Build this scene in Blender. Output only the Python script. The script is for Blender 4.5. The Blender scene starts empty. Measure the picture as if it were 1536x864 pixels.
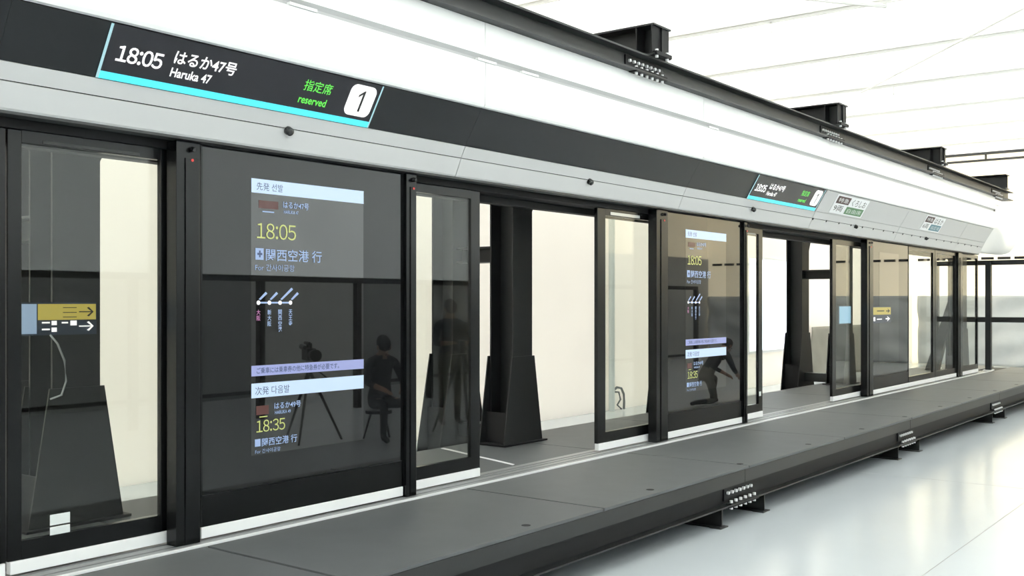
import bpy, bmesh, math, random
from mathutils import Vector, Matrix
random.seed(4)
sc = bpy.context.scene
COL = sc.collection

# ------------------------------------------------------------------ camera, sky, exposure
cam_d = bpy.data.cameras.new('camera'); cam = bpy.data.objects.new('camera', cam_d); COL.objects.link(cam)
cam.location = (0, -4.83, 1.32)
cam.rotation_euler = (math.radians(90), 0, math.radians(37.48 - 90))
cam_d.sensor_width = 36; cam_d.lens = 36 * 1548 / 1536; cam_d.shift_y = 21 / 1536
cam_d.clip_start = .05; cam_d.clip_end = 200
sc.camera = cam
w = bpy.data.worlds.new('overcast_sky'); sc.world = w; w.use_nodes = True
SKY = 6.3
w.node_tree.nodes['Background'].inputs['Color'].default_value = (.945, .975, 1.03, 1)
w.node_tree.nodes['Background'].inputs['Strength'].default_value = SKY
sc.view_settings.view_transform = 'Standard'; sc.view_settings.look = 'None'
sc.view_settings.gamma = 1; sc.view_settings.use_curve_mapping = False
sc.view_settings.exposure = 0.0

# ------------------------------------------------------------------ materials
MATS = {}
def mat(name, col, rough=.5, metal=0, spec=.5, noise=0, nscale=8, bump=0, emit=None, estr=0, coat=0):
    m = bpy.data.materials.new(name); m.use_nodes = True
    nt = m.node_tree; p = nt.nodes['Principled BSDF']
    p.inputs['Base Color'].default_value = (*col, 1)
    p.inputs['Roughness'].default_value = rough; p.inputs['Metallic'].default_value = metal
    p.inputs['Specular IOR Level'].default_value = spec
    p.inputs['Coat Weight'].default_value = coat
    if emit:
        p.inputs['Emission Color'].default_value = (*emit, 1); p.inputs['Emission Strength'].default_value = estr
    if noise or bump:
        tc = nt.nodes.new('ShaderNodeTexCoord'); n = nt.nodes.new('ShaderNodeTexNoise')
        n.inputs['Scale'].default_value = nscale; n.inputs['Detail'].default_value = 5
        nt.links.new(tc.outputs['Object'], n.inputs['Vector'])
        if noise:
            mx = nt.nodes.new('ShaderNodeMix'); mx.data_type = 'RGBA'
            mx.inputs['A'].default_value = (*[c * (1 - noise) for c in col], 1)
            mx.inputs['B'].default_value = (*[min(1, c * (1 + noise)) for c in col], 1)
            nt.links.new(n.outputs['Fac'], mx.inputs['Factor']); nt.links.new(mx.outputs['Result'], p.inputs['Base Color'])
        if bump:
            b = nt.nodes.new('ShaderNodeBump'); b.inputs['Strength'].default_value = bump; b.inputs['Distance'].default_value = .02
            nt.links.new(n.outputs['Fac'], b.inputs['Height']); nt.links.new(b.outputs['Normal'], p.inputs['Normal'])
    MATS[name] = m; return m
def emat(name, col, s=1.0):
    m = bpy.data.materials.new(name); m.use_nodes = True
    p = m.node_tree.nodes['Principled BSDF']
    p.inputs['Base Color'].default_value = (.01, .01, .01, 1); p.inputs['Roughness'].default_value = .3
    p.inputs['Emission Color'].default_value = (*col, 1); p.inputs['Emission Strength'].default_value = s
    return m
def membrane(name, col, trans=.5):
    """white tent fabric: part of the daylight outside passes through it"""
    m = bpy.data.materials.new(name); m.use_nodes = True; nt = m.node_tree
    for n in list(nt.nodes): nt.nodes.remove(n)
    out = nt.nodes.new('ShaderNodeOutputMaterial'); mix = nt.nodes.new('ShaderNodeMixShader')
    d = nt.nodes.new('ShaderNodeBsdfDiffuse'); t = nt.nodes.new('ShaderNodeBsdfTranslucent')
    tc = nt.nodes.new('ShaderNodeTexCoord'); n = nt.nodes.new('ShaderNodeTexNoise'); n.inputs['Scale'].default_value = .7
    mx = nt.nodes.new('ShaderNodeMix'); mx.data_type = 'RGBA'
    mx.inputs['A'].default_value = (*[c * .93 for c in col], 1); mx.inputs['B'].default_value = (*col, 1)
    nt.links.new(tc.outputs['Object'], n.inputs['Vector']); nt.links.new(n.outputs['Fac'], mx.inputs['Factor'])
    nt.links.new(mx.outputs['Result'], t.inputs['Color']); nt.links.new(mx.outputs['Result'], d.inputs['Color'])
    mix.inputs['Fac'].default_value = trans
    nt.links.new(d.outputs[0], mix.inputs[1]); nt.links.new(t.outputs[0], mix.inputs[2]); nt.links.new(mix.outputs[0], out.inputs['Surface'])
    return m
def glass(name, tint, f0=.036, graze=1.0):
    """one face of a clear sheet: Schlick reflection over tinted transmission"""
    m = bpy.data.materials.new(name); m.use_nodes = True; nt = m.node_tree
    for n in list(nt.nodes): nt.nodes.remove(n)
    N = lambda t: nt.nodes.new(t)
    out = N('ShaderNodeOutputMaterial'); mix = N('ShaderNodeMixShader'); geo = N('ShaderNodeNewGeometry')
    tr = N('ShaderNodeBsdfTransparent'); tr.inputs['Color'].default_value = (*tint, 1)
    g = N('ShaderNodeBsdfGlossy'); g.inputs['Roughness'].default_value = 0.0
    dot = N('ShaderNodeVectorMath'); dot.operation = 'DOT_PRODUCT'
    nt.links.new(geo.outputs['Normal'], dot.inputs[0]); nt.links.new(geo.outputs['Incoming'], dot.inputs[1])
    last = dot.outputs['Value']
    for op, v, first in (('ABSOLUTE', 0, True), ('SUBTRACT', 1, False), ('POWER', 5, True), ('MULTIPLY', (1-f0)*graze, True), ('ADD', f0, True)):
        mm = N('ShaderNodeMath'); mm.operation = op
        if op != 'ABSOLUTE': mm.inputs[1 if first else 0].default_value = v
        nt.links.new(last, mm.inputs[0 if first else 1]); last = mm.outputs[0]
    nt.links.new(last, mix.inputs['Fac']); nt.links.new(tr.outputs[0], mix.inputs[1]); nt.links.new(g.outputs[0], mix.inputs[2])
    nt.links.new(mix.outputs[0], out.inputs['Surface'])
    return m

M_STEEL = mat('black_painted_steel', (.014, .015, .0155), .45, noise=.2, nscale=3, spec=.4)
M_STEELM = mat('matte_black_steel', (.012, .012, .013), .6, noise=.2, nscale=3, spec=.3)
M_EDGE = mat('dark_grey_edge_steel', (.036, .037, .037), .5, noise=.15, nscale=2)
M_FRAME = mat('dark_door_frame', (.006, .0065, .007), .24, noise=.1, nscale=4, spec=.3)
M_DECK = mat('grey_deck_sheet', (.088, .093, .096), .55, noise=.12, nscale=5, bump=.05)
M_ALU = mat('brushed_aluminium', (.5, .51, .51), .35, metal=.9, noise=.1, nscale=20)
M_SILL = mat('grey_sill', (.26, .265, .265), .4, metal=.2, noise=.1, nscale=12)
M_KICK = mat('black_kick_panel', (.004, .0045, .005), .3, spec=.3)
M_EDGEP = mat('platform_edge_steel', (.015, .016, .016), .5, noise=.15, nscale=2)
M_SILLW = mat('pale_sill_edge', (.72, .73, .73), .35)
M_DARK = mat('dark_gap', (.01, .01, .01), .7)
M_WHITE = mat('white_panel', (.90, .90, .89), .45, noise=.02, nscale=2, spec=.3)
M_WHITEF = mat('shaded_white_panel', (.60, .60, .60), .45, noise=.02, nscale=2, spec=.3)  # canopy white darkened: shade of downward faces and groove put into the colour
M_STRIP = mat('white_kick_strip', (.86, .87, .87), .35)
M_BAND = mat('charcoal_glossy_band', (.010, .0115, .014), .3, noise=.06, nscale=1, spec=.35)
M_SIGN = mat('sign_screen', (.018, .018, .024), .25, spec=.35)
M_BLACKG = mat('black_display_glass', (.010, .0105, .011), .015, spec=.5)
M_SCREEN = mat('lit_display_glass', (.004, .004, .004), .015, spec=1.0, emit=(.9, .93, .9), estr=.004)
M_FLOOR = mat('pale_painted_floor', (.57, .61, .635), .18, noise=.05, nscale=1.2, spec=.55)
M_BOLT = mat('zinc_bolt', (.85, .85, .85), .4)
M_RED = mat('red_led', (.3, .01, .01), .4, emit=(1, .1, .08), estr=.35)
M_SENSOR = mat('dark_sensor', (.03, .03, .03), .2)
M_STICK = mat('white_sticker', (.75, .79, .78), .5)
M_TARP = mat('grey_tarpaulin', (.52, .54, .54), .42, noise=.12, nscale=2.2, bump=.7)
M_DADO = mat('dark_hall_skirting', (.42, .43, .43), .6, noise=.2, nscale=1)
M_PURLIN = mat('cream_purlin', (.93, .92, .88), .6)
M_TAPE = mat('white_floor_tape', (.75, .75, .77), .5)
M_CABLE = mat('dark_cable', (.05, .06, .055), .5)
M_GREYC = mat('pale_cable', (.35, .36, .37), .5)
M_BOARD = mat('white_board', (.86, .9, .93), .3)
M_ROOF = membrane('white_roof_membrane', (.97, .97, .93), .5)
M_CREAM = membrane('cream_wall_membrane', (.94, .905, .84), .215)
M_WALLF = membrane('pale_wall_membrane', (.92, .94, .92), .5)
M_CREAM2 = membrane('bright_cream_membrane', (.97, .91, .76), .5)
M_GLASS = glass('clear_tinted_glass', (.94, .95, .92))
M_GLASS2 = glass('coated_clear_glass', (.95, .955, .93), .02, .45)
E_WHITE = emat('lit_white', (1, 1, 1), 1.25)
E_CYAN = emat('lit_cyan', (.08, .86, 1.0), 1.15)
E_LINE = emat('lit_cyan_line', (.55, .92, 1.0), .8)
E_GREEN = emat('lit_green', (.16, .95, .10), 1.0)
E_YEL = emat('lit_yellow', (.78, .86, .28), .75)
E_BLUE = emat('lit_pale_blue', (.45, .62, .95), .8)
E_BAR = emat('lit_header_bar', (.62, .80, 1.0), 1.0)
E_BAN = emat('lit_lilac_banner', (.44, .50, .88), .82)
E_INK = emat('blue_ink', (.10, .16, .38), .5)
E_RED = emat('lit_dull_red', (.30, .09, .075), .32)
E_PINK = emat('lit_pink', (.75, .30, .62), .7)
E_SIGNY = emat('sign_reflection_yellow', (.62, .52, .10), .75)  # this and the sign blue glow in place of mirrored signs
E_SIGNB = emat('sign_reflection_blue', (.42, .58, .80), .7)
M_NAVY = mat('sign_reflection_navy', (.03, .045, .075), .4)
M_INK = mat('black_ink', (.02, .02, .02), .5)
M_BROWN = mat('brown_print', (.075, .035, .035), .5)
M_GREENP = mat('green_print', (.10, .24, .11), .5)
M_TEALP = mat('teal_print', (.10, .24, .30), .5)
M_PAPER = mat('white_paper', (.92, .93, .95), .5)

# ------------------------------------------------------------------ builders
class MB:
    def __init__(s): s.v = []; s.f = []
    def add(s, vs, fs):
        o = len(s.v); s.v += [tuple(v) for v in vs]; s.f += [tuple(i + o for i in q) for q in fs]; return s
    def box(s, x0, x1, y0, y1, z0, z1):
        return s.add([(x0,y0,z0),(x1,y0,z0),(x1,y1,z0),(x0,y1,z0),(x0,y0,z1),(x1,y0,z1),(x1,y1,z1),(x0,y1,z1)],
                     [(0,3,2,1),(4,5,6,7),(0,1,5,4),(1,2,6,5),(2,3,7,6),(3,0,4,7)])
    def prism(s, poly, x0, x1):            # poly in (y,z), extruded along x
        n = len(poly)
        vs = [(x0, y, z) for y, z in poly] + [(x1, y, z) for y, z in poly]
        fs = [tuple(range(n)), tuple(range(2*n-1, n-1, -1))] + [(i, i+n, (i+1) % n + n, (i+1) % n) for i in range(n)]
        return s.add(vs, fs)
    def prismy(s, poly, y0, y1):           # poly in (x,z), extruded along y
        n = len(poly)
        vs = [(x, y0, z) for x, z in poly] + [(x, y1, z) for x, z in poly]
        fs = [tuple(range(n)), tuple(range(2*n-1, n-1, -1))] + [(i, i+n, (i+1) % n + n, (i+1) % n) for i in range(n)]
        return s.add(vs, fs)
    def tube(s, pts, r, n=8):
        pts = [Vector(p) for p in pts]; rings = []
        for i, p in enumerate(pts):
            d = (pts[min(i+1, len(pts)-1)] - pts[max(i-1, 0)]).normalized()
            a = d.cross(Vector((0,0,1)));  a = a if a.length > 1e-3 else d.cross(Vector((1,0,0)))
            a.normalize(); b = d.cross(a); rr = r[i] if isinstance(r, (list, tuple)) else r
            rings.append([p + (a*math.cos(2*math.pi*k/n) + b*math.sin(2*math.pi*k/n))*rr for k in range(n)])
        vs = [v for R in rings for v in R]; fs = []
        for i in range(len(pts)-1):
            for k in range(n): fs.append((i*n+k, i*n+(k+1) % n, (i+1)*n+(k+1) % n, (i+1)*n+k))
        fs += [tuple(range(n-1, -1, -1)), tuple(range((len(pts)-1)*n, len(pts)*n))]
        return s.add(vs, fs)
    def mesh(s, name):
        me = bpy.data.meshes.new(name); me.from_pydata(s.v, [], s.f); me.validate()
        bm = bmesh.new(); bm.from_mesh(me); bmesh.ops.recalc_face_normals(bm, faces=bm.faces); bm.to_mesh(me); bm.free()
        return me
    def build(s, name, m, parent=None, bevel=0, smooth=False, label=None):
        return link(name, s.mesh(name), m, parent, bevel, smooth, label)
def link(name, me, m, parent=None, bevel=0, smooth=False, label=None):
    if m and not me.materials: me.materials.append(m)
    o = bpy.data.objects.new(name, me); COL.objects.link(o)
    if parent: o.parent = parent; o.matrix_parent_inverse = Matrix.Translation(parent_loc(parent)).inverted()
    if bevel:
        b = o.modifiers.new('bevel', 'BEVEL'); b.width = bevel; b.segments = 2; b.limit_method = 'ANGLE'
    if smooth:
        for p in me.polygons: p.use_smooth = True
    if label: o['label'] = label
    return o
def parent_loc(o): return Vector(o.location) if o.parent is None else Vector((0, 0, 0))   # parts keep the world origin
def thing(name, label, cat, loc=(0,0,0), group=None):
    o = bpy.data.objects.new(name, None); COL.objects.link(o); o.location = loc; o.empty_display_size = .1
    return tag(o, label, cat, group)
def tag(o, label, cat, group=None):
    o['label'] = label; o['category'] = cat
    if group: o['group'] = group
    return o
def struct(o): o['kind'] = 'structure'; return o
def box(name, m, x0, x1, y0, y1, z0, z1, parent=None, bevel=0, label=None):
    return MB().box(x0, x1, y0, y1, z0, z1).build(name, m, parent, bevel, label=label)

# text laid in a plane: P(u,v,d) -> world
def text(name, body, m, P, u0, u1, v0, v1, parent, bold=0.0, d=.003, keep=False):
    c = bpy.data.curves.new('tmp', 'FONT'); c.body = body; c.size = 1; c.offset = bold; c.resolution_u = 3
    t = bpy.data.objects.new('tmp', c); COL.objects.link(t)
    dg = bpy.context.evaluated_depsgraph_get(); dg.update()
    me = bpy.data.meshes.new_from_object(t.evaluated_get(dg))
    bpy.data.objects.remove(t); bpy.data.curves.remove(c)
    me.name = name
    if not me.vertices: return None
    xs = [v.co.x for v in me.vertices]; ys = [v.co.y for v in me.vertices]
    ax, bx_, ay, by = min(xs), max(xs), min(ys), max(ys)
    su = (u1-u0)/max(bx_-ax, 1e-4); sv = (v1-v0)/max(by-ay, 1e-4)
    for v in me.vertices:
        v.co = P(u0 + (v.co.x-ax)*su, v0 + (v.co.y-ay)*sv, d)
    me.materials.clear()
    return link(name, me, m, parent)
def glyphs(body, bold=0.0):
    c = bpy.data.curves.new('tmp', 'FONT'); c.body = body; c.size = 1; c.offset = bold; c.resolution_u = 3
    t = bpy.data.objects.new('tmp', c); COL.objects.link(t)
    dg = bpy.context.evaluated_depsgraph_get(); dg.update()
    me = bpy.data.meshes.new_from_object(t.evaluated_get(dg))
    v = [tuple(q.co[:2]) for q in me.vertices]; f = [tuple(p.vertices) for p in me.polygons]
    bpy.data.objects.remove(t); bpy.data.curves.remove(c); bpy.data.meshes.remove(me)
    return v, f
GL = {}
def clock(name, body, m, P, u0, u1, v0, v1, parent, bold=0.0, d=.003):
    """wide digits set tight, so that the figure one keeps its flag"""
    pos = 0; V = []; F = []
    for ch in body:
        wch = chr(ord(ch) + 0xFEE0)
        if (wch, bold) not in GL: GL[(wch, bold)] = glyphs(wch, bold)
        v, f = GL[(wch, bold)]; xs = [q[0] for q in v]
        w_ = .26 if ch == ':' else .56; off = pos + w_/2 - (min(xs)+max(xs))/2
        if ch == '1': off -= .02
        o = len(V); V += [(x+off, y) for x, y in v]; F += [tuple(i+o for i in q) for q in f]; pos += w_
    ax, bx_ = min(q[0] for q in V), max(q[0] for q in V); ay, by = min(q[1] for q in V), max(q[1] for q in V)
    me = bpy.data.meshes.new(name)
    me.from_pydata([P(u0+(x-ax)*(u1-u0)/(bx_-ax), v0+(y-ay)*(v1-v0)/(by-ay), d) for x, y in V], [], F)
    return link(name, me, m, parent)
def patch(name, m, P, pts, parent, d=.002, th=.002, label=None):
    n = len(pts); vs = [P(u, v, d) for u, v in pts] + [P(u, v, d-th) for u, v in pts]
    fs = [tuple(range(n)), tuple(range(2*n-1, n-1, -1))] + [(i, i+n, (i+1) % n + n, (i+1) % n) for i in range(n)]
    return MB().add(vs, fs).build(name, m, parent, label=label)
def rect(u0, u1, v0, v1): return [(u0,v0),(u1,v0),(u1,v1),(u0,v1)]
def rrect(u0, u1, v0, v1, r, n=6):
    out = []
    for cx, cy, a0 in ((u1-r,v0+r,-90),(u1-r,v1-r,0),(u0+r,v1-r,90),(u0+r,v0+r,180)):
        for k in range(n+1):
            a = math.radians(a0 + 90*k/n); out.append((cx+r*math.cos(a), cy+r*math.sin(a)))
    return out

ZF = -.43            # hall floor; the platform deck is z = 0, the door line is y = 0
XE, YB, YF, XL, ZC = 30.4, 4.05, -10.5, -9.0, 5.42
FRAMES = [3.29, 7.70, 12.08, 16.44]

# ------------------------------------------------------------------ hall
struct(box('floor', M_FLOOR, XL, XE+.3, YF, YB+.2, ZF-.2, ZF))
fl = bpy.data.objects['floor']
for y in (-2.9, -5.9): box('floor_joint', MATS['grey_sill'], XL, XE, y, y+.006, ZF-.001, ZF+.0006, fl)
for x in (5.2, 10.6, 16.0, 21.4): box('floor_joint', MATS['grey_sill'], x, x+.006, YF, YB, ZF-.001, ZF+.0006, fl)
ceil = struct(box('ceiling', M_ROOF, XL, XE+.3, YF, YB+.2, ZC, ZC+.01))
wx0, wx1, wz0, wz1 = 19.4, 22.4, .32, 2.2
struct(MB().box(XL, wx0, YB, YB+.01, ZF, ZC).box(wx1, XE, YB, YB+.01, ZF, ZC).box(wx0, wx1, YB, YB+.01, ZF, wz0).box(wx0, wx1, YB, YB+.01, wz1, ZC).build('wall_back', M_CREAM))
M_PANE = membrane('frosted_window_sheet', (.94, .98, 1.0), .62)
w1 = struct(box('window_1', M_PANE, wx0, wx1, YB, YB+.01, wz0, wz1))
MB().box(wx0-.05, wx1+.05, YB-.03, YB-.002, wz0-.05, wz0).box(wx0-.05, wx1+.05, YB-.03, YB-.002, wz1, wz1+.05).box(wx0-.05, wx0, YB-.03, YB-.002, wz0, wz1).box(wx1, wx1+.05, YB-.03, YB-.002, wz0, wz1).build('window_frame', M_STRIP, w1)
we = struct(box('wall_end', M_CREAM2, XE, XE+.01, YF, YB, ZF, ZC))
struct(box('wall_front', M_WALLF, XL, 22, YF-.01, YF, ZF, ZC)); struct(box('wall_right', M_CREAM2, 22, XE, YF-.01, YF, ZF, ZC))
struct(box('wall_left', M_WALLF, XL-.01, XL, YF, YB, ZF, ZC))
struct(box('baseboard_front', M_DADO, XL, 22, YF, YF+.03, ZF, 1.72)); struct(box('baseboard_right', M_DADO, 22, XE, YF, YF+.03, ZF, 2.7))
struct(box('baseboard_left', M_DADO, XL, XL+.03, YF, YB, ZF, 1.6))
# purlins and the thin rods below the roof
for k in range(-3, 7):
    x = 13.95 + 2.76*k
    if x > XE - .2: continue
    MB().box(x-.05, x+.05, YF+.02, YB-.02, ZC-.075, ZC-.003).box(x-.012, x+.012, YF+.02, YB-.02, ZC-.12, ZC-.07).build('purlin', M_PURLIN, ceil)
def rod(a, b, r, m=M_PURLIN): MB().tube([a, b], r, 6).build('brace_rod', m, ceil)
rod((14.0, -2.9, ZC-.14), (19.5, 1.8, ZC-.14), .018)
rod((19.5, -3.4, ZC-.14), (25.0, -.6, ZC-.14), .014, M_GREYC)
rod((8.5, 3.6, ZC-.14), (14.0, -.4, ZC-.14), .03)
for x in (11.2, 13.95, 16.7, 19.5, 22.2):
    for y in (-2.2, 1.2): box('hanger', M_PURLIN, x-.012, x+.012, y-.012, y+.012, ZC-.26, ZC-.1, ceil)
bt = thing('end_truss', 'dark double pipe truss under the roof at the far end wall', 'truss', (XE-.25, -3, ZC-.2))
MB().box(XE-.32, XE-.22, YF+.05, YB-.05, ZC-.09, ZC-.02).build('top_chord', M_EDGE, bt)
MB().box(XE-.3, XE-.24, YF+.05, YB-.05, ZC-.27, ZC-.21).build('bottom_chord', M_EDGE, bt)
for k in range(13):
    y = YF + .4 + k*1.1; MB().box(XE-.29, XE-.25, y, y+.05, ZC-.22, ZC-.08).build('strut', M_EDGE, bt)
# end wall: grey tarpaulin along the bottom, dashed dark rail above
def tarp(name, m, fn, nu, nv, label, cat):
    vs = [fn(i/nu, j/nv) for j in range(nv+1) for i in range(nu+1)]
    fs = [(j*(nu+1)+i, j*(nu+1)+i+1, (j+1)*(nu+1)+i+1, (j+1)*(nu+1)+i) for j in range(nv) for i in range(nu)]
    o = MB().add(vs, fs).build(name, m, smooth=True)
    s = o.modifiers.new('thick', 'SOLIDIFY'); s.thickness = .006
    return tag(o, label, cat)
def fold(u, v, s): return .05*math.sin(u*37+s)*math.sin(v*5+u*9) + .04*math.sin(u*83+v*11) + .03*math.sin(v*19+u*21)
tarp('tarpaulin', M_TARP, lambda u, v: (XE-.16+fold(u, v, 0), YF+.1+u*(YB-YF-.3), ZF+.005+v*1.92), 120, 24,
     'crumpled pale grey tarpaulin hung along the bottom of the far end wall', 'tarpaulin')
tarp('tarpaulin', mat('brown_grey_tarpaulin', (.25, .24, .21), .6, noise=.15, nscale=2, bump=.4), lambda u, v: (22.55+u*(XE-23.2), YB-.08+.15*fold(u, v, 2), ZF+.005+v*1.18), 80, 16,
     'brownish grey tarpaulin along the foot of the back wall beyond the second doorway', 'tarpaulin')
dr = thing('dashed_rail', 'thin dark dashed rail across the cream end wall above the tarpaulin', 'rail', (XE-.04, -3, 2.5))
for k in range(34):
    y = YF + .2 + k*.42
    if y < YB - .4: MB().box(XE-.05, XE-.001, y, y+.32, 2.48, 2.55).build('bar', M_STEELM, dr)
cx_ = 14.22
cab = MB().tube([(cx_, 4.0, -.10), (cx_+.06, 3.98, -.06), (cx_+.16, 3.96, -.08), (cx_+.22, 3.95, -.18), (cx_+.20, 3.93, -.30), (cx_+.14, 3.9, ZF+.02)], .02, 6)
cab.tube([(cx_, 4.0, -.13), (cx_+.1, 3.97, -.14), (cx_+.12, 3.95, -.26), (cx_+.02, 3.95, -.34), (cx_+.1, 3.92, ZF+.02)], .016, 6)
tag(cab.build('hanging_cable', M_CABLE, smooth=True), 'dark cable loop lying at the foot of the cream back wall', 'cable')

tag(MB().tube([(14.12, 3.98, ZF), (14.12, 3.98, ZC-.02)], .05, 10).build('wall_pipe', mat('pale_pipe', (.62, .66, .64), .5)), 'thin pale vertical pipe on the back wall seen through a door', 'pipe')
# ------------------------------------------------------------------ platform
pl = thing('platform', 'long low dark grey test platform on short steel feet', 'platform', (6, 0, ZF))
YP0, YP1 = -1.28, 1.38
j0 = 3.42
joints = [j0 + 2.18*k for k in range(-3, 10)]
joints[-1] = 22.8
for a, b in zip(joints[:-1], joints[1:]):
    g = .011 if abs(a-3.42) < .1 or abs(b-3.42) < .1 else .007
    box('deck_plate', M_DECK, a+g, b-g, YP0, -.125, -.02, 0, pl, .003)
    box('deck_plate', M_DECK, a+g, b-g, .205, YP1, -.02, 0, pl, .003)
box('subfloor', M_DARK, joints[0], joints[-1]-.02, YP0+.05, YP1-.02, -.12, -.0205, pl)
for k in range(-2, 12):
    x = 4.89 + 1.46*k
    MB().tube([(x, -1.185, -.004), (x, -1.185, .0015)], .028, 14).build('plug', M_DARK, pl)
# sill with grooves below the doors
sill = MB()
for y0, y1, z0 in ((-.125,-.105,.012), (-.105,-.07,-.006), (-.07,-.02,.002), (-.02,.0,-.01), (.0,.06,.002), (.06,.08,-.012), (.08,.12,.002), (.12,.14,-.012), (.14,.205,.002)):
    sill.box(joints[0], 21.2, y0+.0005, y1-.0005, -.02, z0)
so = sill.build('door_sill', M_SILL, pl)
MB().box(joints[0], 21.2, -.128, -.108, .0, .014).build('sill_edge', M_SILLW, so, .002)
# edge beams between splices
SPL = [FRAMES[0]-4.36] + FRAMES + [20.80]
def edge_seg(a, b, y0, s):
    f = MB().box(a+.003, b-.003, min(y0, y0+s*.012), max(y0, y0+s*.012), -.118, -.021)
    f.box(a+.003, b-.003, min(y0, y0+s*.06), max(y0, y0+s*.06), -.122, -.118)
    f.build('edge_fascia', M_EDGEP, pl)
    e = MB().box(a+.002, b-.002, min(y0+s*.07, y0+s*.08), max(y0+s*.07, y0+s*.08), -.27, -.122)
    e.box(a+.002, b-.002, min(y0+s*.02, y0+s*.12), max(y0+s*.02, y0+s*.12), -.135, -.122)
    o = e.build('edge_beam', M_STEELM, pl)  # web given darker steel to add the shade of its recess
    MB().box(a+.002, b-.002, min(y0, y0+s*.12), max(y0, y0+s*.12), -.28, -.268).build('bottom_flange', M_STEEL, o)
ends = [joints[0]] + SPL[1:5] + [20.8, 22.78]
for a, b in zip(ends[:-1], ends[1:]):
    edge_seg(a, b, YP0, 1); edge_seg(a, b, YP1, -1)
hexm = {}
def bolt(axis, p, parent, r=.014, h=.02):
    if (axis, r) not in hexm:
        d = {'y': (0,-h,0), 'z': (0,0,h), 'd': (0,0,-h)}[axis]
        me = MB().tube([(0,0,0), d], r, 6).mesh('bolt'); me.materials.append(M_BOLT); hexm[(axis, r)] = me
    o = bpy.data.objects.new('bolt', hexm[(axis, r)]); COL.objects.link(o); o.parent = parent
    o.location = Vector(p) - parent_loc(parent)
for x in SPL[1:]:
    s = MB().box(x-.26, x+.26, YP0+.056, YP0+.07, -.245, -.135).build('splice_plate', M_STEELM, pl)
    t = MB().box(x-.26, x+.26, YP0-.004, YP0+.04, -.268, -.259).box(x-.26, x+.26, YP0-.004, YP0+.06, -.289, -.28).build('splice_plate', M_STEELM, pl)
    for k in range(7): bolt('y', (x-.21+.07*k, YP0+.056, -.185), s, .014)
    for k in range(6):
        bolt('z', (x-.215+.086*k, YP0+.018, -.259), t); bolt('d', (x-.215+.086*k, YP0+.018, -.289), t)
    for dx in (-.37, .42):
        q = MB().box(x+dx-.05, x+dx+.05, YP0+.02, YP1-.02, -.29, -.28).box(x+dx-.006, x+dx+.006, YP0+.02, YP1-.02, -.42, -.285)
        q.box(x+dx-.05, x+dx+.05, YP0+.02, YP1-.02, ZF+.001, -.418)
        q.build('foot_beam', M_STEEL, pl)
        MB().box(x+dx-.065, x+dx+.065, YP0+.0, YP0+.1, ZF+.0005, ZF+.01).build('foot_pad', M_EDGE, pl)
tp = MB().add([(6.62,.24,.001),(6.66,.25,.001),(7.02,1.33,.001),(6.98,1.33,.001),(6.62,.24,.004),(6.66,.25,.004),(7.02,1.33,.004),(6.98,1.33,.004)],
              [(0,3,2,1),(4,5,6,7),(0,1,5,4),(1,2,6,5),(2,3,7,6),(3,0,4,7)]).build('floor_tape', M_TAPE)
# ------------------------------------------------------------------ portal frames
def column(x, y0, parent, zbot, label=None):
    c = MB(); hw, y1 = .15, y0+.27
    c.box(x-hw, x+hw, y0, y0+.016, zbot, 3.415).box(x-hw, x+hw, y1-.016, y1, zbot, 3.415).box(x-.006, x+.006, y0+.016, y1-.016, zbot, 3.415)
    o = c.build('column', M_STEEL, parent)
    wb_ = .30 + (.12 if zbot < -.1 else 0)
    for ya, yb in ((y0-.012, y0), (y1, y1+.012)):
        MB().prismy([(x-wb_, zbot), (x+wb_, zbot), (x+.172, .815), (x-.172, .815)], ya, yb).build('flared_plate', M_STEEL, o)
    for xs_ in (x-.21, x+.2): box('stiffener', M_STEELM, xs_, xs_+.01, y0, y1, zbot, .3, o)
    MB().box(x-wb_-.03, x+wb_+.03, y0-.05, y1+.05, zbot, zbot+.015).build('base_plate', M_STEELM, o)
    for ya in (y0, y1-.016):
        MB().prismy([(x+hw, 2.17), (x+hw+.13, 2.42), (x+hw, 2.42)], ya, ya+.016).build('haunch', M_STEELM, o)
    return o
FL = ['black steel portal frame with flared feet behind the leftmost glass door',
      'black steel portal frame standing in the first open doorway',
      'black steel portal frame hidden behind the second large screen panel',
      'black steel portal frame between the second open doorway and third screen panel']
for x, lb in zip(FRAMES, FL):
    fr = thing('portal_frame', lb, 'steel frame', (x, 1.4, 0), 'portal frames carrying the canopy beam')
    column(x, .95, fr, .002); column(x, 1.68, fr, ZF+.002)
    MB().box(x-.1, x+.1, 1.222, 1.68, 1.695, 1.71).box(x-.1, x+.1, 1.222, 1.68, 1.83, 1.845).box(x-.006, x+.006, 1.222, 1.68, 1.71, 1.83).build('crossbar', M_STEEL, fr)
    MB().box(x-.08, x+.08, 1.235, 1.667, .02, .16).build('base_tie', M_STEEL, fr)
    cb = MB().box(x-.06, x+.24, -.48, 2.0, 3.415, 3.43).box(x-.06, x+.24, -.48, 2.0, 3.665, 3.68).box(x+.084, x+.096, -.48, 2.0, 3.43, 3.665)
    cb.build('cross_beam', M_STEEL, fr)
    for ya in (-.31, -.46):
        for xa, xb in ((x-.055, x+.084), (x+.096, x+.235)): box('stiffener', M_STEELM, xa, xb, ya, ya+.01, 3.43, 3.665, fr)
    cl = MB().box(x-.04, x+.22, -.50, -.43, 3.416, 3.448).build('clamp', M_STEELM, fr)
    for dx in (-.09, .09): bolt('z', (x+.09+dx, -.475, 3.448), cl, .016)
    for dx in (-.09, .09): bolt('d', (x+.09+dx, -.475, 3.416), cl, .016)
fr = thing('portal_frame', 'black end frame with a leaning diagonal brace at the far platform end', 'steel frame', (20.78, .4, 0), 'portal frames carrying the canopy beam')
column(20.78, .27, fr, .003)
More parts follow.
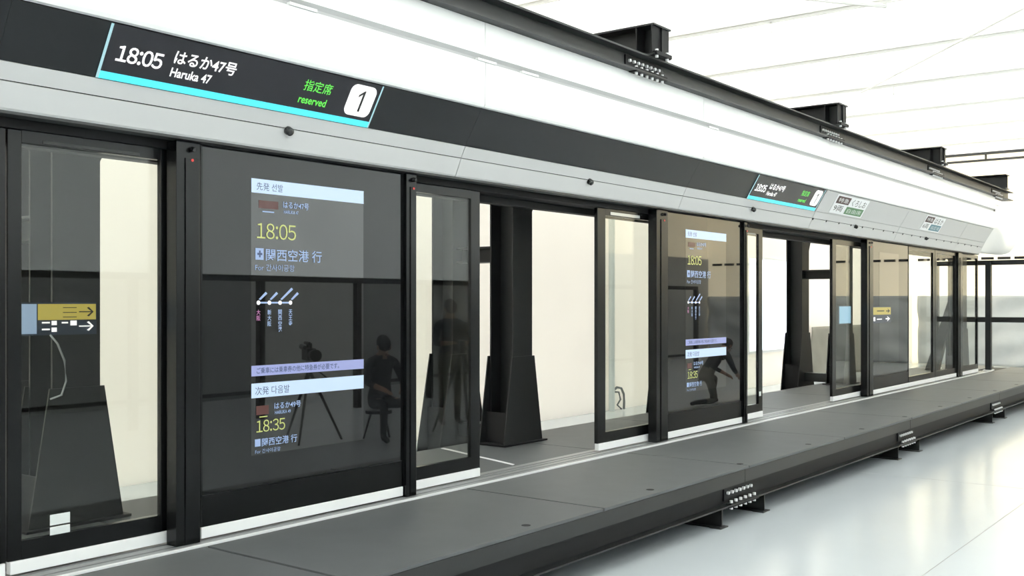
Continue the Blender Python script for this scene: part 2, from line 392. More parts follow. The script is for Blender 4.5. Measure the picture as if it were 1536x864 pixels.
MB().add([(20.70,.98,.004),(20.86,.98,.004),(20.86,.74,.004),(20.70,.74,.004),(20.70,.44,1.7),(20.86,.44,1.7),(20.86,.43,1.36),(20.70,.43,1.36)],
         [(0,3,2,1),(4,5,6,7),(0,1,5,4),(1,2,6,5),(2,3,7,6),(3,0,4,7)]).build('diagonal_brace', M_STEEL, fr)
MB().box(20.63, 20.93, -.48, 1.2, 3.415, 3.43).box(20.63, 20.93, -.48, 1.2, 3.665, 3.68).box(20.774, 20.786, -.48, 1.2, 3.43, 3.665).build('cross_beam', M_STEEL, fr)

# ------------------------------------------------------------------ overhead beam
ob = thing('canopy_beam', 'long black H beam running along the top of the white canopy', 'steel beam', (8, -.33, 3.251))
bx = [-3.0] + FRAMES + [21.5]
for a, b in zip(bx[:-1], bx[1:]):
    MB().box(a+.002, b-.002, -.43, -.23, 3.251, 3.266).box(a+.002, b-.002, -.43, -.23, 3.398, 3.413).box(a+.002, b-.002, -.336, -.324, 3.266, 3.398).build('beam_segment', M_EDGE, ob)
for x in FRAMES + [20.45]:
    s = MB().box(x-.30, x+.30, -.35, -.336, 3.285, 3.385).build('splice_plate', M_STEELM, ob)
    t = MB().box(x-.26, x+.26, -.435, -.355, 3.266, 3.276).box(x-.26, x+.26, -.435, -.355, 3.241, 3.251).build('splice_plate', M_STEELM, ob)
    for k in range(8): bolt('y', (x-.25+.07*k, -.35, 3.34), s)
    for k in range(6):
        bolt('z', (x-.22+.088*k, -.405, 3.276), t); bolt('d', (x-.22+.088*k, -.405, 3.241), t)

# ------------------------------------------------------------------ canopy / door header
hd = thing('platform_door_canopy', 'long white canopy with charcoal band above the platform doors', 'canopy', (8, 0, 2.2))
core = [(-.06, 2.25), (-.285, 2.66), (-.30, 2.70), (-.30, 3.249), (.25, 3.249), (.25, 2.22), (.02, 2.22), (.02, 2.25)]
MB().prism(core, -3.0, 20.35).build('core', M_DARK, hd)
def strip(pts, x0, x1, th):
    off = []
    for i, p in enumerate(pts):
        a = Vector(pts[max(i-1, 0)]); b = Vector(pts[min(i+1, len(pts)-1)]); d = (b-a).normalized()
        off.append((p[0] + d[1]*th, p[1] - d[0]*th))
    return MB().prism(list(pts) + off[::-1], x0, x1)
LIP = [(.0, 2.206), (-.072, 2.206), (-.082, 2.216), (-.130, 2.328)]
FAS = [(-.131, 2.334), (-.170, 2.410)]
BND = [(-.171, 2.4135), (-.3155, 2.657)]
UPP = [(-.318, 2.661), (-.338, 2.666), (-.348, 2.685), (-.352, 2.972)]
GRV = [(-.338, 2.968), (-.318, 2.985), (-.322, 3.0), (-.346, 3.022)]
CRN = [(-.350, 3.022), (-.350, 3.15), (-.349, 3.249)]
hj = [2.27 + 3.27*k for k in range(-2, 7)]
hj[-1] = 20.4
for a, b in zip(hj[:-1], hj[1:]):
    g = .003
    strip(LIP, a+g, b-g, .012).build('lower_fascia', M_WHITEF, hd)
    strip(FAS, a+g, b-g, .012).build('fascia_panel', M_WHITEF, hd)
    if a < 12.0: strip(BND, a+g*.3, min(b, 12.03)-g*.3, .012).build('band_panel', M_BAND, hd)
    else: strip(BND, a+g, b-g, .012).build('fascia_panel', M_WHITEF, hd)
    strip(UPP, a+g, b-g, .012).build('upper_panel', M_WHITE, hd)
    strip(GRV, a, b, .01).build('groove', M_WHITEF, hd)
    strip(CRN, a+g, b-g, .012).build('crown_panel', M_WHITE, hd)
MB().box(-3, 20.4, -.072, .02, 2.192, 2.206).build('lip_trim', M_EDGE, hd)
MB().box(-3, 20.4, .066, .25, 2.153, 2.206).build('door_rail', M_STEELM, hd)
MB().box(-3, 20.4, .255, .34, 2.10, 3.1).build('rear_cover', M_STEELM, hd)
for k in range(6):
    x = .78 + 3.2*k
    q = MB().tube([(x, -.128, 2.322), (x, -.158, 2.306), (x, -.166, 2.302)], [.026, .024, .012], 10); q.build('sensor', M_SENSOR, hd, smooth=True)
for k in range(19):
    x = 12.1 + .44*k
    MB().tube([(x, -.130, 2.325), (x, -.136, 2.322)], .013, 8).build('screw', M_EDGE, hd)
for x in (3.9, 5.55, 6.05, 9.0):
    MB().box(x-.10, x+.10, -.362, -.335, 2.974, 2.99).build('clip', M_WHITE, hd)
# rounded, sheet-wrapped end
base = [(.0, 2.206), (-.078, 2.21), (-.131, 2.331), (-.170, 2.412), (-.316, 2.658), (-.346, 2.70), (-.352, 2.80), (-.352, 2.9), (-.345, 2.985), (-.352, 3.03), (-.345, 3.15), (-.1, 3.16), (.2, 3.14)]
bulg = [(.0, 2.16), (-.05, 2.13), (-.13, 2.13), (-.22, 2.16), (-.29, 2.25), (-.335, 2.40), (-.352, 2.56), (-.358, 2.76), (-.352, 2.93), (-.352, 3.03), (-.34, 3.13), (-.1, 3.14), (.2, 3.12)]
bulg = [(y, z + .10*max(0, (2.9-z)/.77)) for y, z in bulg]
secs = [(20.40, 0, 1), (20.65, .03, 1), (20.9, .18, 1), (21.15, .6, 1), (21.4, 1, .99), (21.8, 1, .99), (22.15, 1, .96), (22.38, .98, .88), (22.5, .95, .7), (22.53, .9, .4)]
cy, cz = -.12, 2.75
vs = []
for x, t, s in secs:
    for (y0, z0), (y1, z1) in zip(base, bulg):
        y = y0+(y1-y0)*t; z = z0+(z1-z0)*t
        vs.append((x + .012*math.sin(z*31+y*17)*t, cy+(y-cy)*s, cz+(z-cz)*s))
n = len(base)
fs = [(i*n+k, i*n+(k+1) % n, (i+1)*n+(k+1) % n, (i+1)*n+k) for i in range(len(secs)-1) for k in range(n)] + [tuple((len(secs)-1)*n+k for k in range(n))]
ec = MB().add(vs, fs).build('wrapped_end', M_WHITE, hd, smooth=True, label='rounded end of the canopy wrapped in white sheet')
sb = ec.modifiers.new('sub', 'SUBSURF'); sb.levels = 1; sb.render_levels = 1

# ------------------------------------------------------------------ departure signs on the band
BY, BZ = -.171, 2.4135
bl = math.hypot(-.1445, .2435); bdy, bdz = -.1445/bl, .2435/bl
def PB(u, v, d): return Vector((u, BY + bdy*v - bdz*d, BZ + bdz*v + bdy*d))
def departure_sign(x0, x1, label):
    s = thing('departure_sign', label, 'sign', PB((x0+x1)/2, 0, 0), 'departure signs on the canopy band')
    W = x1-x0; k = W/1.83
    def U(u): return x0 + (u-2.748)*k
    patch('screen', M_SIGN, PB, rect(x0, x1, .002, .281), s, d=.006, th=.005)
    patch('cyan_line', E_CYAN, PB, rect(x0+.008, x1-.004, .002, .040), s, d=.0085)
    patch('edge_line', E_LINE, PB, rect(x0-.004, x0+.010, .002, .281), s, d=.009)
    patch('edge_line', E_LINE, PB, rect(x1-.006, x1+.004, .002, .281), s, d=.009)
    clock('time_text', '18:05', E_WHITE, PB, U(2.815), U(3.068), .102, .186, s, .02, .008)
    text('train_text', 'はるか47号', E_WHITE, PB, U(3.126), U(3.507), .148, .220, s, .018, .008)
    text('english_text', 'Haruka 47', E_WHITE, PB, U(3.128), U(3.374), .078, .128, s, .02, .008)
    text('seat_text', '指定席', E_GREEN, PB, U(3.984), U(4.195), .154, .222, s, .007, .008)
    text('reserved_text', 'reserved', E_GREEN, PB, U(3.978), U(4.187), .076, .124, s, .02, .008)
    c = patch('car_number_plate', E_WHITE, PB, rrect(U(4.335), U(4.545), .062, .260, .045), s, d=.0085)
    cu, k2 = U(4.445), k
    patch('car_number', M_INK, PB, [(cu-.004*k2, .092), (cu+.012*k2, .092), (cu+.012*k2, .226), (cu+.002*k2, .226), (cu-.034*k2, .196), (cu-.034*k2, .180), (cu-.004*k2, .204)], c, d=.0095)
departure_sign(2.748, 4.578, 'large black train sign reading 18:05 with cyan line, nearest the camera')
departure_sign(10.13, 12.02, 'farther small-looking black 18:05 train sign where the charcoal band ends')
def placard(x0, x1, cm, label, words):
    s = thing('printed_placard', label, 'placard', PB((x0+x1)/2, 0, 0), 'printed placards on the pale fascia')
    patch('sheet', M_PAPER, PB, rect(x0, x1, .018, .268), s, d=.004, th=.003)
    W = x1-x0
    patch('brown_box', M_BROWN, PB, rect(x0+.04*W, x0+.42*W, .155, .252), s, d=.0065)
    text('box_text', words[0], M_PAPER, PB, x0+.08*W, x0+.38*W, .175, .232, s, 0, .008)
    text('name_text', words[1], M_INK, PB, x0+.50*W, x0+.94*W, .155, .245, s, 0, .0065)
    text('small_text', words[2], M_INK, PB, x0+.06*W, x0+.32*W, .05, .13, s, 0, .0065)
    patch('colour_box', cm, PB, rect(x0+.42*W, x0+.96*W, .035, .135), s, d=.0065)
    text('box_text', words[3], M_PAPER, PB, x0+.47*W, x0+.91*W, .055, .115, s, -.01, .008)
placard(12.48, 13.63, M_GREENP, 'white placard with brown and green boxes beside the farther train sign', ('特急', 'くろしお', '9両', '自由席'))
placard(16.27, 17.28, M_TEALP, 'white placard with brown and teal boxes near the rounded canopy end', ('特急', 'はるか', '6両', '指定席'))

# ------------------------------------------------------------------ doors
def post(x0, x1, label, sensor=False, y0=-.03, y1=.062):
    p = thing('door_post', label, 'door post', ((x0+x1)/2, 0, 0), 'posts of the platform door line')
    box('post_body', M_FRAME, x0, x1, y0, y1, .003, 2.190, p, .004)
    box('front_cover', M_FRAME, x0+(x1-x0)*.35, x1-.012, y0-.008, y0, .01, 2.10, p, .002)
    if sensor:
        xm = x0+(x1-x0)*.62
        MB().tube([(xm, y0-.008, 2.15), (xm, y0-.03, 2.145)], [.016, .012], 10).build('sensor', M_SENSOR, p)
        MB().tube([(xm, y0-.008, 2.09), (xm, y0-.012, 2.09)], .008, 8).build('red_light', M_RED, p)
    return p
post(3.30, 3.452, 'wide dark door post left of the first large screen', True)
post(5.092, 5.19, 'narrow dark door post right of the first large screen', True)
post(8.485, 8.70, 'dark door post left of the second large screen', True)
post(10.40, 10.47, 'thin dark door post right of the second large screen', True)
post(14.36, 14.60, 'dark door post left of the third screen panel', True)
post(19.14, 19.39, 'dark door post near the far end of the canopy')

def leaf(x0, x1, label, y0=.082, y1=.118, st=.105, str_=None, top=2.15, bot=.165, sticker=None, mull=None):
    d = thing('sliding_door', label, 'glass door', ((x0+x1)/2, (y0+y1)/2, 0), 'sliding glass platform doors')
    r = str_ if str_ is not None else st
    box('stile', M_FRAME, x0, x0+st, y0, y1, .075, top, d, .003)
    box('stile', M_FRAME, x1-r, x1, y0, y1, .075, top, d, .003)
    box('top_rail', M_FRAME, x0+st, x1-r, y0, y1, top-.06, top, d)
    box('bottom_rail', M_FRAME, x0+st, x1-r, y0, y1, .075, bot, d)
    box('kick_strip', M_STRIP, x0+.01, x1-.004, y0-.006, y1, .012, .074, d, .003)
    box('glass_pane', M_GLASS, x0+st-.01, x1-r+.01, (y0+y1)/2-.005, (y0+y1)/2+.005, bot-.01, top-.05, d)
    return d
leaf(.9, 2.437, 'glass door leaf cut off by the left picture edge', str_=.05)
d1 = leaf(2.447, 3.42, 'tall glass door leaf with two white stickers left of the first large screen', st=.068, str_=.14)
d2 = leaf(4.35, 6.01, 'glass door leaf slid half behind the first large screen')
d3 = leaf(7.64, 9.2, 'glass door leaf right of the first open doorway', st=.13)
d4 = leaf(9.55, 11.12, 'narrow showing glass door leaf right of the second large screen')
d5 = leaf(13.33, 14.9, 'glass door leaf right of the second open doorway', st=.13)
for z0 in (.152, .213):
    box('sticker', M_STICK, 2.662, 2.765, .090, .0935, z0, z0+.052, d1)
box('sticker', M_STICK, 11.02, 11.07, .078, .0815, .55-.30, .55-.25, d4)
box('handle_strip', M_EDGE, 2.62, 3.15, .078, .082, 2.098, 2.112, d1)
box('handle_strip', M_ALU, 7.85, 8.36, .078, .082, 2.098, 2.125, d3)
def fixed_glass(x0, x1, label, sl, sr, ex=None):
    d = thing('fixed_glass_panel', label, 'glass panel', ((x0+x1)/2, 0, 0), 'fixed glass panels at the far end')
    y0, y1 = .005, .045
    if sl: box('stile', M_FRAME, x0, x0+sl, y0, y1, .075, 2.19, d)
    if sr: box('stile', M_FRAME, x1-sr, x1, y0, y1, .075, 2.19, d)
    box('top_rail', M_FRAME, x0+sl, x1-sr, y0, y1, 2.13, 2.19, d)
    box('bottom_rail', M_FRAME, x0+sl, x1-sr, y0, y1, .075, .165, d)
    box('kick_strip', M_STRIP, x0+.01, x1-.01, y0-.006, y1, .012, .074, d, .003)
    box('glass_pane', M_GLASS2, x0+sl, x1-sr, .02, .03, .16, 2.14, d)
fixed_glass(16.36, 17.80, 'clear fixed glass panel beside the third screen panel', .0, .10)
fixed_glass(17.82, 19.12, 'clear fixed glass panel showing the diagonal brace behind it', .09, .06)
fixed_glass(19.41, 20.66, 'last fixed glass panel at the far canopy end', .0, .07)

# ------------------------------------------------------------------ screens
def PS(x0):
    return lambda u, v, d: Vector((x0 + (u-3.817), -.001-d, v))
def display_panel(x0, x1, sx, label, content=True):
    d = thing('display_panel', label, 'screen panel', ((x0+x1)/2, 0, 0), 'black glass screen panels between the doors')
    box('glass_sheet', M_BLACKG, x0, x1, .0, .02, .25, 2.19, d)
    box('backing', M_DARK, x0+.01, x1-.01, .021, .06, .08, 2.18, d)
    box('kick_panel', M_KICK, x0, x1, .0, .02, .075, .247, d)
    box('edge_strip', M_FRAME, x0, x0+.012, -.006, .0, .08, 2.188, d)
    box('edge_strip', M_FRAME, x1-.012, x1, -.006, .0, .08, 2.188, d)
    box('kick_strip', M_STRIP, x0+.005, x1-.005, -.006, .06, .012, .074, d, .003)
    P = PS(sx)
    s = patch('screen', M_SCREEN, P, rect(3.817, 4.717, .43, 2.037), d, d=.0, th=.0005)
    if not content: return d
    patch('header_bar', E_BAR, P, rect(3.820, 4.717, 1.955, 2.037), s)
    text('header_text', '先発 선발', E_INK, P, 3.855, 4.05, 1.972, 2.018, s, 0, .004)
    patch('train_type', E_RED, P, rect(3.873, 4.016, 1.868, 1.914), s)
    patch('underline', E_BLUE, P, rect(3.90, 3.985, 1.846, 1.853), s)
    text('train_text', 'はるか47号', E_BLUE, P, 4.052, 4.252, 1.880, 1.920, s, .01)
    text('english_text', 'HARUKA 47', E_BLUE, P, 4.058, 4.17, 1.848, 1.868, s, .01)
    clock('time_text', '18:05', E_YEL, P, 3.857, 4.151, 1.690, 1.782, s, .0)
    patch('airport_icon', E_BLUE, P, rect(3.849, 3.907, 1.566, 1.634), s)
    text('icon_mark', '✚', E_INK, P, 3.86, 3.896, 1.58, 1.62, s, 0, .004)
    text('destination_text', '関西空港 行', E_BLUE, P, 3.922, 4.357, 1.562, 1.634, s, .008)
    text('korean_text', 'For 간사이공항', E_BLUE, P, 3.845, 4.139, 1.502, 1.542, s, -.005)
    patch('route_line', E_BLUE, P, rect(3.869, 4.108, 1.311, 1.321), s)
    for k in range(4):
        u = 3.869 + .0797*k
        patch('stop_dot', E_WHITE, P, [(u+.013*math.cos(a*math.pi/4), 1.316+.013*math.sin(a*math.pi/4)) for a in range(8)], s, d=.004)
        L_ = (.05, .05, .085, .05)[k]
        patch('stop_tag', E_BLUE, P, [(u+.004, 1.336), (u+.016, 1.332), (u+.016+L_, 1.332+L_*.75), (u+.004+L_, 1.342+L_*.75)], s)
        nm = ('大阪', '新大阪', '関西空港', '天王寺')[k]
        for i, ch in enumerate(nm):
            text('stop_text', ch, E_PINK if k == 0 else E_BLUE, P, u-.014, u+.014, 1.245-.034*i, 1.275-.034*i, s, .01)
    b = patch('banner', E_BAN, P, rect(3.820, 4.717, .889, .950), s)
    text('banner_text', 'ご乗車には乗車券の他に特急券が必要です。', E_INK, P, 3.855, 4.50, .902, .938, s, .01, .004)
    patch('next_bar', E_BAR, P, rect(3.820, 4.717, .762, .847), s)
    text('next_text', '次発 다음발', E_INK, P, 3.845, 4.10, .778, .826, s, .0, .004)
    patch('train_type', E_RED, P, rect(3.855, 3.945, .662, .714), s)
    patch('underline', E_YEL, P, rect(3.878, 3.935, .646, .652), s)
    text('train_text', 'はるか49号', E_BLUE, P, 3.986, 4.188, .686, .724, s, .01)
    text('english_text', 'HARUKA 49', E_BLUE, P, 3.99, 4.11, .656, .676, s, .01)
    clock('time_text', '18:35', E_YEL, P, 3.854, 4.067, .560, .630, s, .0)
    patch('airport_icon', E_BLUE, P, rect(3.845, 3.885, .479, .522), s)
    text('destination_text', '関西空港 行', E_BLUE, P, 3.893, 4.159, .476, .524, s, .008)
    text('korean_text', 'For 간사이공항', E_BLUE, P, 3.845, 4.031, .437, .462, s, -.005)
    return d
display_panel(3.470, 5.088, 3.817, 'first large black screen panel showing 18:05 and 18:35 departures')
display_panel(8.705, 10.395, 9.106, 'second large screen panel reflecting a kneeling person, farther along the doors')
display_panel(14.605, 16.34, 14.96, 'third screen panel with an unlit pane near the far end', False)

# reflections of wayfinding signs, modelled as solid glowing panels
def sign_reflection(x0, x1, y, z0, z1, label):
    s = thing('wayfinding_sign_reflection', label, 'sign', ((x0+x1)/2, y, z0))
    P = lambda u, v, d: Vector((x0+(x1-x0)*u, y-d, z0+(z1-z0)*v))
    box('reflection_back', M_NAVY, x0-.006, x1+.006, y, y+.03, z0-.006, z1+.006, s)
    patch('blue_field', E_SIGNB, P, rect(0, .525, .02, .98), s)
    patch('yellow_field', E_SIGNY, P, rect(.535, 1, .46, .98), s)
    for v, m, sc_ in ((.72, M_INK, 1), (.24, E_WHITE, 1.1)):
        patch('arrow', m, P, rect(.86, .965, v-.018, v+.018), s, d=.004)
        patch('arrow', m, P, [(.925, v+.13), (.94, v+.16), (.98, v), (.965, v)], s, d=.004)
        patch('arrow', m, P, [(.965, v), (.98, v), (.94, v-.16), (.925, v-.13)], s, d=.004)
    for v in (.86, .70, .55): patch('print_line', M_INK, P, rect(.73, .84, v-.012, v+.012), s, d=.004)
    for v in (.36, .14):
        patch('print_line', E_WHITE, P, rect(.565, .625, v-.01, v+.04), s, d=.004)
        patch('icon', E_WHITE, P, rect(.64, .68, v-.07, v+.07), s, d=.004)
    patch('icon', E_WHITE, P, rect(.79, .84, .27, .43), s, d=.004); patch('print_line', E_WHITE, P, rect(.72, .77, .34, .39), s, d=.004)
sign_reflection(2.62, 3.385, .905, 1.135, 1.312, 'reflection of a wide yellow and blue arrow sign, built behind the leftmost glass doors')
bs = thing('blue_sign_reflection', 'reflection of a small pale blue sign, built behind the glass door of the second doorway', 'sign', (13.87, .11, 1.0))  # mirror image in the door glass, added as a glowing panel
box('reflection_back', M_NAVY, 13.64, 14.10, .1065, .125, 1.02, 1.27, bs); box('blue_field', emat('sign_reflection_pale_blue', (.40, .72, 1.0), 1.0), 13.65, 14.09, .1058, .1064, 1.03, 1.26, bs)
ws = thing('yellow_sign_reflection', 'reflection of a small yellow and navy arrow sign, built onto the third screen panel', 'sign', (15.05, -.01, 1.0))  # mirror image on the black glass, added as a thin raised plate
PW = lambda u, v, d: Vector((14.62+.86*u, -.004-d, 1.02+.235*v))
patch('navy_field', M_NAVY, PW, rect(0, 1, 0, 1), ws, d=.003, th=.003); patch('yellow_field', E_SIGNY, PW, rect(.01, .97, .50, .95), ws, d=.005)
patch('arrow', M_INK, PW, [(.72,.69), (.84,.69), (.80,.58), (.92,.72), (.80,.87), (.84,.75), (.72,.75)], ws, d=.0065)
patch('print_line', M_INK, PW, rect(.25, .62, .70, .76), ws, d=.0065)
patch('arrow', E_WHITE, PW, [(.70,.20), (.82,.20), (.78,.08), (.92,.24), (.78,.40), (.82,.28), (.70,.28)], ws, d=.0065)
patch('icon', E_WHITE, PW, rect(.08, .16, .12, .36), ws, d=.0065); patch('print_line', E_WHITE, PW, rect(.25, .5, .2, .26), ws, d=.0065)
lc = MB().tube([(3.10,.90,1.13), (3.135,.885,1.08), (3.175,.88,.98), (3.185,.88,.86), (3.16,.885,.78), (3.10,.90,.76)], .006, 6)
tag(lc.build('loose_cable', M_GREYC, smooth=True), 'thin pale cable dangling under the yellow arrow reflection', 'cable')
tag(tp, 'thin white tape line on the deck inside the first open doorway', 'tape')

# ------------------------------------------------------------------ barrier at the platform end
eb = thing('end_barrier', 'black steel pipe barrier closing the far end of the platform', 'barrier', (21.35, 0, 0))
for y in (-1.15, -.02, .95): box('post', M_STEEL, 21.30, 21.42, y-.05, y+.05, .001, 2.10, eb, .004)
box('top_rail', M_STEEL, 21.32, 21.40, -1.20, 1.0, 2.03, 2.12, eb); box('middle_rail', M_STEEL, 21.32, 21.40, -1.1, .9, .93, 1.03, eb)
MB().box(21.26, 21.46, -.1, .06, .001, .016).box(21.26, 21.46, .87, 1.03, .001, .016).box(21.26, 21.46, -1.23, -1.07, .001, .016).build('foot_plate', M_STRIP, eb)

# ------------------------------------------------------------------ crew and gear beside the camera (seen mirrored in the glass)
M_SKIN = mat('skin', (.46, .28, .2), .55)
M_CLOTHB = mat('black_cloth', (.016, .016, .018), .8, noise=.3, nscale=12)
M_CLOTHN = mat('navy_cloth', (.03, .04, .06), .8, noise=.3, nscale=12)
M_CLOTHK = mat('khaki_cloth', (.16, .15, .12), .8, noise=.3, nscale=12)
M_HAIR = mat('black_hair', (.012, .011, .01), .6, noise=.3, nscale=40)
M_GEAR = mat('camera_plastic', (.02, .02, .022), .4)
def person(label, loc, rotz, J, top, trousers):
    """J: joint positions, local x right, y forward, z up; one skinned body, clothes by region"""
    R = dict(pelvis=.135, belly=.135, chest=.15, neckb=.09, neck=.055, skull=.088, crown=.075, face=.055, shl=.065, shr=.065, ell=.045, elr=.045, wrl=.03, wrr=.03,
             hipl=.09, hipr=.09, knl=.06, knr=.06, anl=.042, anr=.042, tol=.034, tor=.034, pal=.03, par=.03)
    E_ = [('pelvis','belly'),('belly','chest'),('chest','neckb'),('neckb','neck'),('neck','skull'),('skull','crown'),('skull','face')]
    for s_ in 'lr':
        E_ += [('neckb','sh'+s_),('sh'+s_,'el'+s_),('el'+s_,'wr'+s_),('wr'+s_,'pa'+s_),('pelvis','hip'+s_),('hip'+s_,'kn'+s_),('kn'+s_,'an'+s_),('an'+s_,'to'+s_)]
    J = {k: Vector(v) for k, v in J.items()}
    for s_ in 'lr':
        d = (J['wr'+s_]-J['el'+s_]).normalized(); J['pa'+s_] = J['wr'+s_] + d*.075
        side = d.cross(Vector((0,0,1))); side = side.normalized() if side.length > .1 else Vector((1,0,0)); dn = d.cross(side).normalized()
        for i in range(4):
            b = J['pa'+s_] + side*(.027-.018*i)
            a1, a2 = f'f{i}a{s_}', f'f{i}b{s_}'
            ln = (.034,.040,.038,.03)[i]
            J[a1] = b + d*ln; J[a2] = b + d*(ln*1.7) + dn*.022*(1 if dn.z < 0 else -1); R[a1] = .0095; R[a2] = .008
            E_ += [('pa'+s_, a1), (a1, a2)]
        J['th'+s_] = J['wr'+s_] + d*.05 + side*.055; R['th'+s_] = .010; E_.append(('wr'+s_, 'th'+s_))
    keys = list(J); me = bpy.data.meshes.new('tmp_body'); me.from_pydata([J[k] for k in keys], [(keys.index(a), keys.index(b)) for a, b in E_], [])
    o = bpy.data.objects.new('tmp_body', me); COL.objects.link(o)
    sk = o.modifiers.new('skin', 'SKIN'); sk.use_smooth_shade = True
    for i, k in enumerate(keys):
        v = me.skin_vertices[0].data[i]; v.radius = (R[k], R[k]*(.72 if k in ('chest','belly','pelvis') else 1)); v.use_root = (k == 'pelvis')
    ss = o.modifiers.new('sub', 'SUBSURF'); ss.levels = 2; ss.render_levels = 2
    dg = bpy.context.evaluated_depsgraph_get(); dg.update()
    bm_ = bpy.data.meshes.new_from_object(o.evaluated_get(dg)); bpy.data.objects.remove(o)
    bm_.name = 'person_body'; bm_.materials.clear()
    for m in (top, trousers, M_SKIN, M_HAIR): bm_.materials.append(m)
    skin = {'skull','crown','face','neck'} | {k for k in keys if k[:2] in ('wr','pa','th') or k[0] == 'f' and k[1].isdigit()}
    legs = {k for k in keys if k[:2] in ('hi','kn')} | {'pelvis'}; feet = {k for k in keys if k[:2] in ('an','to')}
    for p in bm_.polygons:
        k = min(keys, key=lambda q: (J[q]-p.center).length - R[q]*.6)
        p.material_index = 2 if k in skin else 1 if k in legs else 3 if k in feet else 0; p.use_smooth = True
    t = thing('person', label, 'person', loc); t.rotation_euler = (0, 0, rotz)
    b = bpy.data.objects.new('body', bm_); COL.objects.link(b); b.parent = t
    c, f = J['skull'], (J['face']-J['skull']).normalized(); up = (J['crown']-J['neck']).normalized(); sd = f.cross(up).normalized()
    def bit(name, m, off, r, sx=1, sz=1):
        b2 = bmesh.new(); bmesh.ops.create_uvsphere(b2, u_segments=14, v_segments=10, radius=1)
        for v in b2.verts: v.co = c + f*off[1] + sd*off[0] + up*off[2] + f*(v.co.y*r) + sd*(v.co.x*r*sx) + up*(v.co.z*r*sz)
        m2 = bpy.data.meshes.new(name); b2.to_mesh(m2); b2.free(); m2.materials.append(m)
        for p in m2.polygons: p.use_smooth = True
        q = bpy.data.objects.new(name, m2); COL.objects.link(q); q.parent = t
    bit('hair', M_HAIR, (0,-.022,.05), .102, .93, .95)
    for s_ in (-1, 1): bit('ear', M_SKIN, (s_*.088,-.0,.005), .024, .4, 1.3); bit('eye', M_HAIR, (s_*.032,.088,.02), .011)
    bit('nose', M_SKIN, (0,.104,-.01), .016, .8, 1.4); bit('mouth', mat('lips', (.3,.12,.1), .5), (0,.09,-.05), .02, 1, .35)
    return t
STAND = dict(pelvis=(0,0,.95), belly=(0,.0,1.12), chest=(0,.03,1.32), neckb=(0,.02,1.46), neck=(0,.04,1.54), skull=(0,.06,1.63), crown=(0,.05,1.69), face=(0,.10,1.61),
    shl=(-.19,.03,1.43), shr=(.19,.03,1.43), ell=(-.25,.08,1.16), elr=(.25,.08,1.16), wrl=(-.12,.32,1.18), wrr=(.12,.32,1.18),
    hipl=(-.1,0,.9), hipr=(.1,0,.9), knl=(-.11,.03,.5), knr=(.11,.03,.5), anl=(-.12,-.02,.08), anr=(.12,-.02,.08), tol=(-.13,.15,.04), tor=(.13,.15,.04))
SIT = dict(pelvis=(0,0,.50), belly=(0,.02,.68), chest=(0,.06,.88), neckb=(0,.07,1.02), neck=(0,.10,1.09), skull=(0,.13,1.17), crown=(0,.12,1.23), face=(0,.17,1.15),
    shl=(-.19,.06,.98), shr=(.19,.06,.98), ell=(-.25,.16,.74), elr=(.25,.16,.74), wrl=(-.13,.38,.66), wrr=(.13,.38,.66),
    hipl=(-.1,.05,.47), hipr=(.1,.05,.47), knl=(-.15,.45,.48), knr=(.15,.45,.48), anl=(-.15,.42,.08), anr=(.15,.42,.08), tol=(-.16,.58,.04), tor=(.16,.58,.04))
KNEEL = dict(pelvis=(0,0,.52), belly=(0,.14,.66), chest=(0,.30,.80), neckb=(0,.40,.88), neck=(0,.46,.93), skull=(0,.53,.98), crown=(0,.55,1.04), face=(0,.57,.95),
    shl=(-.19,.36,.84), shr=(.19,.36,.84), ell=(-.24,.46,.60), elr=(.24,.46,.60), wrl=(-.14,.66,.48), wrr=(.14,.66,.48),
    hipl=(-.1,.02,.48), hipr=(.1,.02,.48), knl=(-.12,.14,.07), knr=(.13,.38,.44), anl=(-.12,-.30,.06), anr=(.13,.30,.08), tol=(-.12,-.42,.035), tor=(.14,.45,.04))
person('camera operator in a navy jacket standing at a tripod, mirrored in the glass', (11.1, -4.6, ZF), math.radians(30), STAND, M_CLOTHN, M_CLOTHK)
person('person in black sitting on a stool, mirrored in the first large screen', (9.45, -4.55, ZF), math.radians(20), SIT, M_CLOTHB, M_CLOTHB)
person('person in black crouching on one knee, mirrored in the second large screen', (16.0, -3.3, ZF), math.radians(-70), KNEEL, M_CLOTHB, M_CLOTHK)
st = thing('stool', 'low black stool under the sitting person', 'stool', (9.43, -4.55, ZF))
MB().tube([(9.43,-4.55,ZF+.33), (9.43,-4.55,ZF+.37)], .17, 20).build('seat', M_GEAR, st)
for k in range(3):
    a = k*2.094; MB().tube([(9.43+.1*math.cos(a), -4.55+.1*math.sin(a), ZF+.33), (9.43+.2*math.cos(a), -4.55+.2*math.sin(a), ZF)], .014, 8).build('leg', M_GEAR, st)
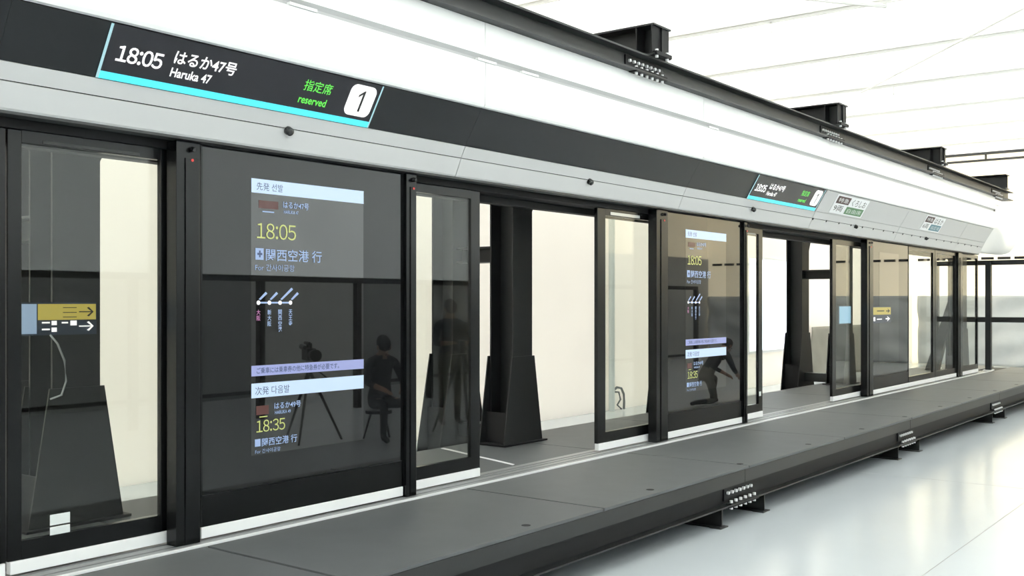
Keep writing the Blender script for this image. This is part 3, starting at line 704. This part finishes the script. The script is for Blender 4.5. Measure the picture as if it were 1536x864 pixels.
def tripod_camera(x, y, h, rz, lb):
    t = thing('tripod', 'black camera tripod ' + lb, 'tripod', (x, y, ZF), 'camera tripods beside the viewer')
    for k in range(3):
        a = rz + k*2.094 + .5; MB().tube([(x, y, ZF+h-.12), (x+.42*math.cos(a), y+.42*math.sin(a), ZF)], [.022, .014], 8).build('leg', M_GEAR, t)
    MB().tube([(x, y, ZF+h-.2), (x, y, ZF+h-.02)], .04, 12).build('head', M_GEAR, t)
    MB().tube([(x-.05*math.sin(-rz), y-.05, ZF+h-.05), (x+.35*math.cos(rz-1.9), y+.35*math.sin(rz-1.9), ZF+h-.3)], .01, 8).build('pan_handle', M_GEAR, t)
    c = thing('video_camera', 'black video camera on a tripod ' + lb, 'camera', (x, y, ZF+h), 'video cameras beside the viewer')
    c.rotation_euler = (0, 0, rz)
    def p(name, mb):
        o = mb.build(name, M_GEAR); o.parent = c
    p('camera_body', MB().box(-.19, .16, -.055, .055, .0, .15)); p('lens', MB().tube([(.16,0,.075), (.30,0,.075), (.31,0,.075), (.42,0,.075)], [.05,.05,.07,.075], 16))
    p('handle', MB().box(-.1, .12, -.015, .015, .19, .215).box(-.1, -.075, -.015, .015, .15, .2).box(.095, .12, -.015, .015, .15, .2))
    p('microphone', MB().tube([(.0,.05,.22), (.28,.05,.22)], .018, 10)); p('viewfinder', MB().tube([(.08,.07,.16), (-.06,.08,.17)], [.025,.035], 10))
tripod_camera(8.75, -5.1, 1.02, math.radians(120), 'low beside the sitting person')
tripod_camera(10.55, -3.9, 1.25, math.radians(100), 'in front of the standing operator')
fb = thing('hall_barrier', 'dark pipe barrier standing in the hall behind the camera crew', 'barrier', (6, -7.6, ZF))
for k in range(15):
    x = -4 + k*2.0; box('post', M_STEELM, x-.05, x+.05, -7.65, -7.55, ZF+.002, 1.63, fb)
box('top_rail', M_STEELM, -4.05, 24.05, -7.64, -7.56, 1.63, 1.72, fb); box('middle_rail', M_STEELM, -4.05, 24.05, -7.63, -7.57, -.05, .0, fb)
